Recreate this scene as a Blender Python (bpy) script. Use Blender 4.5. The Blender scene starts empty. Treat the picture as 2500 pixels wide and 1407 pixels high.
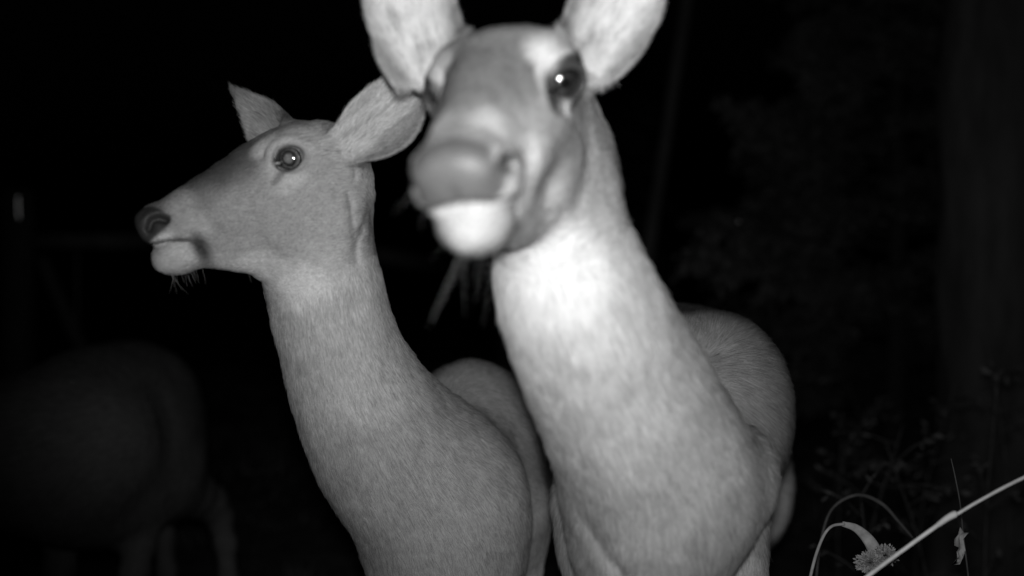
import bpy, math, random
import numpy as np
from mathutils import Vector
rng = np.random.default_rng(7)
random.seed(7)
scene = bpy.context.scene
COL = scene.collection

# ---------------------------------------------------------------- camera, night sky, infrared lamp, exposure
CAM_Z = 0.95
F = 2400.0                                    # focal length in pixels of the 2500 px wide photograph
cam_data = bpy.data.cameras.new('camera')
cam = bpy.data.objects.new('camera', cam_data)
COL.objects.link(cam)
cam.location = (0, 0, CAM_Z)
cam.rotation_euler = (math.pi / 2, 0, 0)
cam_data.sensor_width = 36.0
cam_data.lens = 36.0 * F / 2500.0
cam_data.clip_start = 0.02
cam_data.clip_end = 400
cam_data.dof.use_dof = True
cam_data.dof.focus_distance = 1.26
cam_data.dof.aperture_fstop = 1.6
scene.camera = cam

world = bpy.data.worlds.new('World')
scene.world = world
world.use_nodes = True
wt = world.node_tree
bg = wt.nodes['Background']
sky = wt.nodes.new('ShaderNodeTexSky')
sky.sky_type = 'NISHITA'
sky.sun_disc = False
sky.sun_elevation = math.radians(-4)
sky.sun_rotation = math.radians(200)
bw = wt.nodes.new('ShaderNodeRGBToBW')
wt.links.new(sky.outputs[0], bw.inputs[0])
wt.links.new(bw.outputs[0], bg.inputs[0])
bg.inputs[1].default_value = 0.02

lamp_d = bpy.data.lights.new('infrared_lamp', 'SPOT')
lamp = bpy.data.objects.new('infrared_lamp', lamp_d)
COL.objects.link(lamp)
lamp.location = (0.0, 0.0, CAM_Z + 0.045)
lamp_d.energy = 46
lamp_d.shadow_soft_size = 0.022
lamp_d.spot_size = math.radians(78)
lamp_d.spot_blend = 1.0
_aim = Vector((0.12, 1.0, 0.02))
lamp.rotation_euler = _aim.to_track_quat('-Z', 'Y').to_euler()

scene.view_settings.view_transform = 'Standard'
scene.view_settings.look = 'None'
scene.view_settings.exposure = 0.0
scene.view_settings.gamma = 1.0
scene.cycles.use_denoising = True

def at(px, py, d):
    """point of the place at depth d metres seen at photograph pixel (px, py)"""
    return np.array([(px - 1250.0) / F * d, d, CAM_Z - (py - 703.5) / F * d])

def nrm(v):
    v = np.asarray(v, float)
    return v / np.linalg.norm(v)

# ---------------------------------------------------------------- tags
def tag(o, label=None, cat=None, group=None, kind=None):
    if label: o['label'] = label
    if cat: o['category'] = cat
    if group: o['group'] = group
    if kind: o['kind'] = kind
    return o

def empty(name, loc, label=None, cat=None, group=None):
    o = bpy.data.objects.new(name, None)
    COL.objects.link(o)
    o.location = loc
    o.empty_display_size = 0.1
    return tag(o, label, cat, group)

def link_obj(name, data, parent=None):
    o = bpy.data.objects.new(name, data)
    COL.objects.link(o)
    if parent is not None:
        o.parent = parent
        o.matrix_parent_inverse = parent.matrix_basis.inverted()
    return o

# ---------------------------------------------------------------- materials
def new_mat(name):
    m = bpy.data.materials.new(name)
    m.use_nodes = True
    nt = m.node_tree
    b = nt.nodes['Principled BSDF']
    return m, nt, b

def noise(nt, scale, detail=4, rough=0.55, coord='Object', stretch=None):
    tc = nt.nodes.new('ShaderNodeTexCoord')
    n = nt.nodes.new('ShaderNodeTexNoise')
    n.inputs['Scale'].default_value = scale
    n.inputs['Detail'].default_value = detail
    n.inputs['Roughness'].default_value = rough
    if stretch:
        mp = nt.nodes.new('ShaderNodeMapping')
        mp.inputs['Scale'].default_value = stretch
        nt.links.new(tc.outputs[coord], mp.inputs[0])
        nt.links.new(mp.outputs[0], n.inputs[0])
    else:
        nt.links.new(tc.outputs[coord], n.inputs[0])
    return n

def ramp(nt, src, lo, hi, p0=0.3, p1=0.7):
    r = nt.nodes.new('ShaderNodeMapRange')
    r.inputs['From Min'].default_value = p0
    r.inputs['From Max'].default_value = p1
    r.inputs['To Min'].default_value = lo
    r.inputs['To Max'].default_value = hi
    nt.links.new(src, r.inputs['Value'])
    return r.outputs[0]

def math_n(nt, op, a, b=None):
    m = nt.nodes.new('ShaderNodeMath')
    m.operation = op
    for i, v in enumerate((a, b)):
        if v is None: continue
        if isinstance(v, (int, float)): m.inputs[i].default_value = v
        else: nt.links.new(v, m.inputs[i])
    return m.outputs[0]

def simple_mat(name, lo, hi, scale=30, rough=0.8, bump=0.3, bdist=0.002, stretch=None, spec=0.3):
    m, nt, b = new_mat(name)
    n = noise(nt, scale, 6, 0.6, stretch=stretch)
    v = ramp(nt, n.outputs[0], lo, hi)
    nt.links.new(v, b.inputs['Base Color'])
    b.inputs['Roughness'].default_value = rough
    b.inputs['Specular IOR Level'].default_value = spec
    if bump:
        bp = nt.nodes.new('ShaderNodeBump')
        bp.inputs['Strength'].default_value = bump
        bp.inputs['Distance'].default_value = bdist
        nt.links.new(n.outputs[0], bp.inputs['Height'])
        nt.links.new(bp.outputs[0], b.inputs['Normal'])
    return m

def skin_mat():
    m, nt, b = new_mat('deer_skin')
    at_ = nt.nodes.new('ShaderNodeAttribute'); at_.attribute_name = 'tone'
    wet = nt.nodes.new('ShaderNodeAttribute'); wet.attribute_name = 'wet'
    n1 = noise(nt, 45, 5, 0.6)
    n2 = noise(nt, 420, 3, 0.6)
    a = ramp(nt, n1.outputs[0], 0.86, 1.10)
    c = ramp(nt, n2.outputs[0], 0.80, 1.16)
    v = math_n(nt, 'MULTIPLY', at_.outputs['Fac'], math_n(nt, 'MULTIPLY', a, c))
    nt.links.new(v, b.inputs['Base Color'])
    r = ramp(nt, wet.outputs['Fac'], 0.85, 0.32, 0, 1)
    nt.links.new(r, b.inputs['Roughness'])
    s = ramp(nt, wet.outputs['Fac'], 0.05, 0.5, 0, 1)
    nt.links.new(s, b.inputs['Specular IOR Level'])
    bp = nt.nodes.new('ShaderNodeBump')
    bp.inputs['Strength'].default_value = 0.45
    bp.inputs['Distance'].default_value = 0.0012
    nt.links.new(n2.outputs[0], bp.inputs['Height'])
    nt.links.new(bp.outputs[0], b.inputs['Normal'])
    return m

def fur_mat():
    m, nt, b = new_mat('deer_hair')
    nt.nodes.remove(b)
    out = nt.nodes['Material Output']
    at_ = nt.nodes.new('ShaderNodeAttribute'); at_.attribute_name = 'tone'
    nn = nt.nodes.new('ShaderNodeAttribute'); nn.attribute_name = 'skin_normal'
    d = nt.nodes.new('ShaderNodeBsdfDiffuse')
    nt.links.new(at_.outputs['Fac'], d.inputs['Color'])
    nt.links.new(nn.outputs['Vector'], d.inputs['Normal'])
    d2 = nt.nodes.new('ShaderNodeBsdfDiffuse')
    nt.links.new(at_.outputs['Fac'], d2.inputs['Color'])
    mx = nt.nodes.new('ShaderNodeMixShader'); mx.inputs[0].default_value = 0.34
    nt.links.new(d.outputs[0], mx.inputs[1]); nt.links.new(d2.outputs[0], mx.inputs[2])
    nt.links.new(mx.outputs[0], out.inputs['Surface'])
    return m

def eye_mat(name, glow, iris=1.0):
    """dark wet eyeball: object Z is the optical axis"""
    m, nt, b = new_mat(name)
    tc = nt.nodes.new('ShaderNodeTexCoord')
    mp = nt.nodes.new('ShaderNodeMapping'); mp.inputs['Scale'].default_value = (1, 1, 0)
    nt.links.new(tc.outputs['Object'], mp.inputs[0])
    ln = nt.nodes.new('ShaderNodeVectorMath'); ln.operation = 'LENGTH'
    nt.links.new(mp.outputs[0], ln.inputs[0])
    cr = nt.nodes.new('ShaderNodeValToRGB')
    cr.color_ramp.elements[0].position = 0.0
    cr.color_ramp.elements[0].color = (glow,) * 3 + (1,)  # glow: light reflected from inside the eye, painted into the pupil colour
    cr.color_ramp.elements[1].position = 0.95
    cr.color_ramp.elements[1].color = (0.01,) * 3 + (1,)
    for p, v in ((0.25, glow * 0.7), (0.40, 0.05), (0.50, 0.02), (0.58, 0.13 * iris), (0.66, 0.15 * iris), (0.74, 0.02)):
        e = cr.color_ramp.elements.new(p); e.color = (v, v, v, 1)
    sc = math_n(nt, 'MULTIPLY', ln.outputs['Value'], 1 / 0.0165)
    nt.links.new(sc, cr.inputs[0])
    n = noise(nt, 260, 3)
    k = nt.nodes.new('ShaderNodeMix'); k.data_type = 'RGBA'; k.blend_type = 'MULTIPLY'
    k.inputs[0].default_value = 0.7
    nt.links.new(cr.outputs[0], k.inputs[6])
    nt.links.new(ramp(nt, n.outputs[0], 0.3, 1.3), k.inputs[7])
    nt.links.new(k.outputs[2], b.inputs['Base Color'])
    b.inputs['Roughness'].default_value = 0.12
    b.inputs['Specular IOR Level'].default_value = 1.0
    b.inputs['Coat Weight'].default_value = 1.0
    b.inputs['Coat Roughness'].default_value = 0.06
    b.inputs['Coat IOR'].default_value = 2.0
    return m

M_SKIN = skin_mat()
M_FUR = fur_mat()
M_EYE = eye_mat('eye', 0.34)
M_EYE_DARK = eye_mat('eye_dark', 0.01, .1)
M_HOOF = simple_mat('hoof', 0.03, 0.06, 60, 0.5)
M_WHISK = simple_mat('whisker', 0.35, 0.55, 80, 0.6, bump=0)

# ---------------------------------------------------------------- implicit modelling
def smin(a, b, k):
    h = np.maximum(k - np.abs(a - b), 0) / k
    return np.minimum(a, b) - h * h * k * 0.25

def smax(a, b, k):
    return -smin(-a, -b, k)

def ell(P, c, r, R=None):
    q = P - np.asarray(c)
    if R is not None: q = q @ R
    r = np.asarray(r, float)
    k0 = np.sqrt(((q / r) ** 2).sum(1)) + 1e-9
    k1 = np.sqrt(((q / (r * r)) ** 2).sum(1)) + 1e-9
    return k0 * (k0 - 1) / k1

def chain(P, pts, rad, side=None, flat=1.0):
    """tapered tube through pts; `flat` squeezes it along `side`"""
    pts = [np.asarray(p, float) for p in pts]
    n = len(pts)
    if not hasattr(flat, '__len__'): flat = [flat] * n
    s = None if side is None else nrm(side)
    out = None
    for i in range(n - 1):
        a, b = pts[i], pts[i + 1]
        ab = b - a
        t = np.clip(((P - a) @ ab) / (ab @ ab), 0, 1)
        v = P - (a + t[:, None] * ab)
        if s is not None:
            f = flat[i] + (flat[i + 1] - flat[i]) * t
            c = v @ s
            v = v + np.outer(c * (1 / f - 1), s)
        d = np.sqrt((v * v).sum(1)) - (rad[i] + (rad[i + 1] - rad[i]) * t)
        out = d if out is None else smin(out, d, 0.02)
    return out

def spline(pts, rad, n=4):
    """smooth a joint list into more joints (Catmull-Rom)"""
    pts = np.asarray(pts, float); rad = np.asarray(rad, float)
    P = np.column_stack([pts, rad])
    P = np.vstack([2 * P[0] - P[1], P, 2 * P[-1] - P[-2]])
    out = []
    for i in range(1, len(P) - 2):
        for j in range(n):
            t = j / n
            p0, p1, p2, p3 = P[i - 1:i + 3]
            out.append(0.5 * ((2 * p1) + (-p0 + p2) * t + (2 * p0 - 5 * p1 + 4 * p2 - p3) * t * t + (-p0 + 3 * p1 - 3 * p2 + p3) * t ** 3))
    out.append(P[-2])
    out = np.array(out)
    return out[:, :3], out[:, 3]

def tab(xs, ys):
    """smooth table (cubic through the points)"""
    xs = np.asarray(xs, float); ys = np.asarray(ys, float)
    m = np.gradient(ys, xs)
    X = np.linspace(xs[0], xs[-1], 400)
    i = np.clip(np.searchsorted(xs, X, 'right') - 1, 0, len(xs) - 2)
    h = xs[i + 1] - xs[i]; t = (X - xs[i]) / h
    Y = (2*t**3-3*t**2+1)*ys[i] + (t**3-2*t**2+t)*h*m[i] + (-2*t**3+3*t**2)*ys[i+1] + (t**3-t**2)*h*m[i+1]
    return lambda x: np.interp(x, X, Y)

# value noise on arrays
_T = rng.random((32, 32, 32)).astype(np.float32)
def vnoise(P, s):
    q = P * s + 100.0
    i = np.floor(q).astype(int); f = q - i
    f = f * f * (3 - 2 * f)
    i &= 31; j = (i + 1) & 31
    def g(a, b, c): return _T[a, b, c]
    x0 = g(i[:,0],i[:,1],i[:,2])*(1-f[:,0]) + g(j[:,0],i[:,1],i[:,2])*f[:,0]
    x1 = g(i[:,0],j[:,1],i[:,2])*(1-f[:,0]) + g(j[:,0],j[:,1],i[:,2])*f[:,0]
    x2 = g(i[:,0],i[:,1],j[:,2])*(1-f[:,0]) + g(j[:,0],i[:,1],j[:,2])*f[:,0]
    x3 = g(i[:,0],j[:,1],j[:,2])*(1-f[:,0]) + g(j[:,0],j[:,1],j[:,2])*f[:,0]
    a = x0*(1-f[:,1]) + x1*f[:,1]; b = x2*(1-f[:,1]) + x3*f[:,1]
    return (a*(1-f[:,2]) + b*f[:,2]) * 2 - 1

def poly2(x, z, pts):
    """distance in the plane to a polyline"""
    out = np.full(x.shape, 9.0)
    for (ax, az), (bx, bz) in zip(pts[:-1], pts[1:]):
        dx, dz = bx - ax, bz - az
        t = np.clip(((x - ax) * dx + (z - az) * dz) / (dx * dx + dz * dz), 0, 1)
        out = np.minimum(out, np.hypot(x - ax - t * dx, z - az - t * dz))
    return out

# ---- head, local frame: x to the nose, y to its left, z up, origin between the eyes
_x = [-.095, -.06, -.03, 0, .04, .07, .11, .15, .175]
ZT = tab(_x, [-.006, .026, .042, .0475, .0455, .0405, .033, .027, .021])
ZC = tab(_x, [-.035, -.020, -.014, -.012, -.012, -.014, -.012, -.008, -.007])
ZB = tab(_x, [-.065, -.075, -.080, -.078, -.068, -.060, -.050, -.042, -.036])
WU = tab(_x, [.030, .044, .048, .044, .038, .033, .028, .0265, .026])
_j = [-.05, -.03, .01, .05, .09, .12, .15, .18]
JC = tab(_j, [-.055, -.060, -.068, -.068, -.060, -.052, -.043, -.038])
JB = tab(_j, [-.080, -.097, -.114, -.117, -.102, -.083, -.064, -.058])
JW = tab(_j, [.026, .031, .034, .029, .022, .019, .018, .016])
EYE = np.array([0.0, 0.0415, 0.0])
EYE_R = 0.0165
def eye_axes(ea):
    ea = math.radians(ea)
    return np.array([math.cos(ea), -math.sin(ea), 0]), np.array([math.sin(ea), math.cos(ea), 0])
MOUTH = [(.205, -.016), (.184, -.0185), (.166, -.024), (.150, -.031), (.138, -.041)]

def widen(x, wide):
    """how much broader than the plain head this one is, from skull to muzzle"""
    return 1 + (wide - 1) * (.55 + .45 * np.clip((x - .03) / .09, 0, 1))

def head_sdf(P, wide=1.0, det=1.0, ea=28):
    EYE_T, EYE_N = eye_axes(ea)
    x, ys, z = P[:, 0], P[:, 1], P[:, 2]
    y = np.abs(ys) / widen(x, wide)
    Q = np.column_stack([x, y, z])
    # skull and snout
    zt, zc, zb, w = ZT(x), ZC(x), ZB(x), WU(x)
    dz = z - zc
    r = np.where(dz > 0, zt - zc, zc - zb)
    q = ((y / w) ** 2.3 + (np.abs(dz) / r) ** 2.3) ** (1 / 2.3)
    d = (q - 1) * np.minimum(w, r)
    d = smax(d, x - .175, .03); d = smax(d, -.085 - x, .04)
    # lower jaw
    jc, jb, jw = JC(x), JB(x), JW(x)
    dz = z - jc
    r = np.where(dz > 0, .03, jc - jb)
    q = ((y / jw) ** 2.2 + (np.abs(dz) / r) ** 2.2) ** (1 / 2.2)
    j = (q - 1) * np.minimum(jw, r)
    j = smax(j, x - .178, .02); j = smax(j, -.045 - x, .05)
    chin = ell(Q, (.1685, 0, -.0375), (.0275, .0195, .0215))
    j = smin(j, chin, .014)
    d = smin(d, smax(ell(Q, (.174, 0, .002), (.026, .026, .024)), x - .1955, .010), .012)      # nose pad
    d = smin(d, ell(Q, (.158, .014, -.015), (.028, .0155, .016)), .010)   # lip puffs
    kk = np.where(x > .14, .003, .003 + np.clip((.14 - x) / .03, 0, 1) * .02)
    h = np.maximum(kk - np.abs(d - j), 0) / kk
    d = np.minimum(d, j) - h * h * kk * .25
    d = smin(d, ell(Q, (.005, .026, -.066), (.048, .017, .042)), .03)    # cheek
    d = smin(d, ell(Q, (.055, .026, -.020), (.045, .012, .016)), .03)    # cheekbone
    d = smin(d, ell(Q, (-.004, .036, .012), (.027, .018, .022)), .022)   # brow
    # eyelid shell and its opening
    q = Q - EYE
    rad = np.sqrt((q * q).sum(1))
    d = smin(d, rad - (EYE_R + .0025), .010)
    et, en = q @ EYE_T, q @ EYE_N
    ca, sa = math.cos(-.35), math.sin(-.35)
    ex = et * ca + q[:, 2] * -sa; ez = et * sa + q[:, 2] * ca
    er = np.hypot(ex / .0142, ez / .0118)
    op = (er - 1) * .012
    duct = np.hypot((ex - .0150) / .0075, (ez + .003) / .0026)
    op = smin(op, (duct - 1) * .004, .004)
    op = np.maximum(op, -en)
    d = smax(d, -np.maximum(op, rad - .06), .002)
    e2 = np.hypot(ex / 1.15, ez)
    side = np.clip((en + .012) / .01, 0, 1)
    def ring(r0, w0, a, upper):
        m = side * (np.clip(ez / .012 + .4, 0, 1) if upper else 1)
        return a * np.exp(-((e2 - r0) / w0) ** 2) * m
    d = d - ring(.0145, .0015, .0014, False) + ring(.0185, .0018, .0006, False)
    d = d - ring(.0240, .0034, .0009, True) + ring(.0300, .0028, .0010, True)
    # tear gland groove, mouth, jaw folds
    d = d + .0028 * side * np.exp(-(poly2(x, z, [(.021, -.009), (.034, -.017)]) / .0035) ** 2)
    m = poly2(x, z - .004 + .008 * np.clip(y / .016, 0, 1) * .5, MOUTH)
    d = d + .0045 * np.exp(-(m / .0019) ** 2) + .0040 * np.exp(-(poly2(x, z, [(.138, -.041), (.134, -.052)]) / .0045) ** 2)
    d = d + det * .0016 * np.exp(-(poly2(x, z, [(.128, -.058), (.09, -.075), (.05, -.094)]) / .0026) ** 2)
    d = d + det * .0010 * np.exp(-(poly2(x, z, [(.120, -.068), (.085, -.088), (.05, -.104)]) / .0022) ** 2)
    d = d + .0007 * side * np.exp(-(poly2(x, z, [(.012, -.030), (-.004, -.055), (-.010, -.078)]) / .0018) ** 2)
    # nostril: a comma on the side of the pad
    ns = poly2(x, z, [(.181, -.002), (.174, .005), (.166, .004), (.160, -.002)])
    d = d + .0085 * np.exp(-(ns / .0034) ** 2) * np.clip((y - .008) / .008, 0, 1)
    d = d - .0014 * np.exp(-(poly2(x, z, [(.184, .010), (.172, .014), (.158, .010), (.153, .000)]) / .0030) ** 2) * np.clip((y - .008) / .006, 0, 1)
    d = d + .003 * np.exp(-(y / .0018) ** 2) * np.clip((x - .170) / .01, 0, 1) * sm(.004, -.006, z) * sm(-.022, -.018, z)   # groove of the upper lip
    return d

_v = [0, .12, .3, .48, .65, .8, .92, 1.0]
EARW = tab(_v, [.42, .66, .93, 1.0, .88, .62, .33, .06])
EARC = tab([0, .2, .5, 1.0], [.95, .75, .42, .25])

def ear_frame(axis, face):
    a = nrm(axis); f = np.asarray(face, float); n = nrm(f - a * (f @ a)); s = np.cross(a, n)
    return a, s, n

def ear_coords(P, e):
    a, s, n = ear_frame(e['axis'], e['face'])
    q = P - e['base']
    return (q @ a) / e['L'], q @ s, q @ n

def ear_sdf(P, e):
    v, u, n = ear_coords(P, e)
    vc = np.clip(v, 0, 1)
    w = (EARW(vc) + e.get('rw', 0) * np.clip(1 - vc / .35, 0, 1)) * e['W']
    if e.get('pt'): w = w * (1 - e['pt'] * vc)
    u = u - e.get('skew', 0) * e['W'] * np.sin(vc * math.pi)
    c = EARC(vc)
    bend = -e.get('bend', .012) * np.sin(vc * math.pi)
    n0 = c * u * u / e['W'] + bend
    sl = 2 * c * u / e['W']
    sheet = np.abs(n - n0) / np.sqrt(1 + sl * sl) - (.0042 - .0016 * vc)
    d = smax(sheet, np.abs(u) - w, .004)
    d = smax(d, (v - 1) * e['L'], .004)
    d = smax(d, -v * e['L'], .01)
    return d

def mesh_from_sdf(fn, xs, ys, zs):
    """sparse sampling on a graded grid, then surface nets"""
    nx, ny, nz = len(xs), len(ys), len(zs)
    B = 8
    val = np.full((nx, ny, nz), 1.0, np.float32)
    bx = np.arange(0, nx, B); by = np.arange(0, ny, B); bz = np.arange(0, nz, B)
    def cen(c, b):
        e = np.minimum(b + B, len(c) - 1); return (c[b] + c[e]) / 2, (c[e] - c[b]) / 2
    cx, hx = cen(xs, bx); cy, hy = cen(ys, by); cz, hz = cen(zs, bz)
    G = np.stack(np.meshgrid(cx, cy, cz, indexing='ij'), -1).reshape(-1, 3)
    H = np.stack(np.meshgrid(hx, hy, hz, indexing='ij'), -1).reshape(-1, 3)
    D = fn(G, .16)
    half = np.sqrt((H * H).sum(1))
    act = np.abs(D) < half * 1.6 + .012
    idx = np.stack(np.meshgrid(bx, by, bz, indexing='ij'), -1).reshape(-1, 3)
    for i in np.nonzero(~act & (D < 0))[0]:
        a, b, c = idx[i]; val[a:a+B, b:b+B, c:c+B] = -1
    o = np.stack(np.meshgrid(range(B), range(B), range(B), indexing='ij'), -1).reshape(-1, 3)
    A = idx[act]
    for s in range(0, len(A), 2000):
        I = (A[s:s+2000][:, None, :] + o[None]).reshape(-1, 3)
        I = I[(I[:, 0] < nx) & (I[:, 1] < ny) & (I[:, 2] < nz)]
        P = np.column_stack([xs[I[:, 0]], ys[I[:, 1]], zs[I[:, 2]]])
        val[I[:, 0], I[:, 1], I[:, 2]] = fn(P)
    S = val < 0
    cnt = np.zeros((nx-1, ny-1, nz-1), np.uint8)
    for a in (0, 1):
        for b in (0, 1):
            for c in (0, 1):
                cnt += S[a:nx-1+a, b:ny-1+b, c:nz-1+c]
    C = np.argwhere((cnt > 0) & (cnt < 8))
    ids = np.full(cnt.shape, -1, np.int32)
    ids[C[:, 0], C[:, 1], C[:, 2]] = np.arange(len(C))
    acc = np.zeros((len(C), 3)); num = np.zeros(len(C))
    co = [xs, ys, zs]
    for ax in range(3):
        o1, o2 = [k for k in range(3) if k != ax]
        for b in (0, 1):
            for c in (0, 1):
                I = C.copy(); I[:, o1] += b; I[:, o2] += c
                J = I.copy(); J[:, ax] += 1
                v0 = val[I[:, 0], I[:, 1], I[:, 2]].astype(float); v1 = val[J[:, 0], J[:, 1], J[:, 2]].astype(float)
                m = (v0 < 0) != (v1 < 0)
                t = np.where(m, v0 / np.where(m, v0 - v1, 1), 0)
                p = np.zeros((len(C), 3))
                p[:, ax] = co[ax][I[:, ax]] * (1 - t) + co[ax][J[:, ax]] * t
                p[:, o1] = co[o1][I[:, o1]]; p[:, o2] = co[o2][I[:, o2]]
                acc[m] += p[m]; num[m] += 1
    V = acc / num[:, None]
    quads = []
    for ax in range(3):
        sl0 = [slice(1, -1)] * 3; sl1 = [slice(1, -1)] * 3
        sl0[ax] = slice(0, -1); sl1[ax] = slice(1, None)
        a = S[tuple(sl0)]; b = S[tuple(sl1)]
        E = np.argwhere(a != b)
        off = np.ones(3, int); off[ax] = 0
        sgn = a[E[:, 0], E[:, 1], E[:, 2]]
        E = E + off
        o1, o2 = (ax + 1) % 3, (ax + 2) % 3
        def g(d1, d2):
            K = E.copy(); K[:, o1] -= d1; K[:, o2] -= d2
            return ids[K[:, 0], K[:, 1], K[:, 2]]
        q = np.column_stack([g(1, 1), g(0, 1), g(0, 0), g(1, 0)])
        q[~sgn] = q[~sgn][:, ::-1]
        quads.append(q)
    Qd = np.vstack(quads)
    Qd = Qd[(Qd >= 0).all(1)]
    return V, Qd

def graded(lo, hi, f0, f1, fine, coarse):
    """coordinates: fine between f0 and f1, growing to coarse outside"""
    out = [f0]
    while out[-1] < f1: out.append(out[-1] + fine)
    h = fine
    while out[-1] < hi:
        h = min(h * 1.12, coarse); out.append(out[-1] + h)
    h = fine; left = [f0]
    while left[-1] > lo:
        h = min(h * 1.12, coarse); left.append(left[-1] - h)
    return np.array(left[::-1][:-1] + out)

def quad_mesh(name, V, Q):
    me = bpy.data.meshes.new(name)
    me.vertices.add(len(V)); me.vertices.foreach_set('co', V.astype(np.float32).ravel())
    me.loops.add(len(Q) * 4); me.loops.foreach_set('vertex_index', Q.astype(np.int32).ravel())
    me.polygons.add(len(Q)); me.polygons.foreach_set('loop_start', np.arange(0, len(Q) * 4, 4, dtype=np.int32))
    me.update(calc_edges=True)
    me.validate()
    me.polygons.foreach_set('use_smooth', np.ones(len(me.polygons), bool))
    return me

def hair_object(name, parent, roots, dirs, normals, length, radius, tone, mat, pts=4, droop=None, curl=None):
    n = len(roots)
    if n == 0: return
    hc = bpy.data.hair_curves.new(name)
    hc.add_curves([pts] * n)
    t = np.linspace(0, 1, pts)[None, :, None]
    L = length[:, None, None]
    P = roots[:, None, :] + dirs[:, None, :] * t * L
    if curl is not None: P = P + curl[:, None, :] * (t ** 2) * L
    hc.position_data.foreach_set('vector', P.astype(np.float32).ravel())
    R = (radius[:, None] * (1 - .8 * np.linspace(0, 1, pts)[None, :] ** 1.5)).astype(np.float32)
    ra = hc.attributes.get('radius') or hc.attributes.new('radius', 'FLOAT', 'POINT')
    ra.data.foreach_set('value', R.ravel())
    ta = hc.attributes.new('tone', 'FLOAT', 'CURVE'); ta.data.foreach_set('value', tone.astype(np.float32))
    na = hc.attributes.new('skin_normal', 'FLOAT_VECTOR', 'CURVE'); na.data.foreach_set('vector', normals.astype(np.float32).ravel())
    hc.materials.append(mat)
    return link_obj(name, hc, parent)

def uv_sphere(name, R, seg=48, ring=32):
    V = []; Q = []
    for i in range(ring + 1):
        th = math.pi * i / ring
        for j in range(seg):
            ph = 2 * math.pi * j / seg
            V.append((R * math.sin(th) * math.cos(ph), R * math.sin(th) * math.sin(ph), R * math.cos(th)))
    for i in range(ring):
        for j in range(seg):
            Q.append((i*seg+j, (i+1)*seg+j, (i+1)*seg+(j+1) % seg, i*seg+(j+1) % seg))
    return quad_mesh(name, np.array(V), np.array(Q))

def sm(a, b, x):
    t = np.clip((x - a) / (b - a), 0, 1); return t * t * (3 - 2 * t)

FUR = 1.0       # coat density
# ---------------------------------------------------------------- deer
def head_frame(f, up):
    f = nrm(f); l = nrm(np.cross(up, f)); u = np.cross(f, l)
    return np.column_stack([f, l, u])          # local -> world

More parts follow.
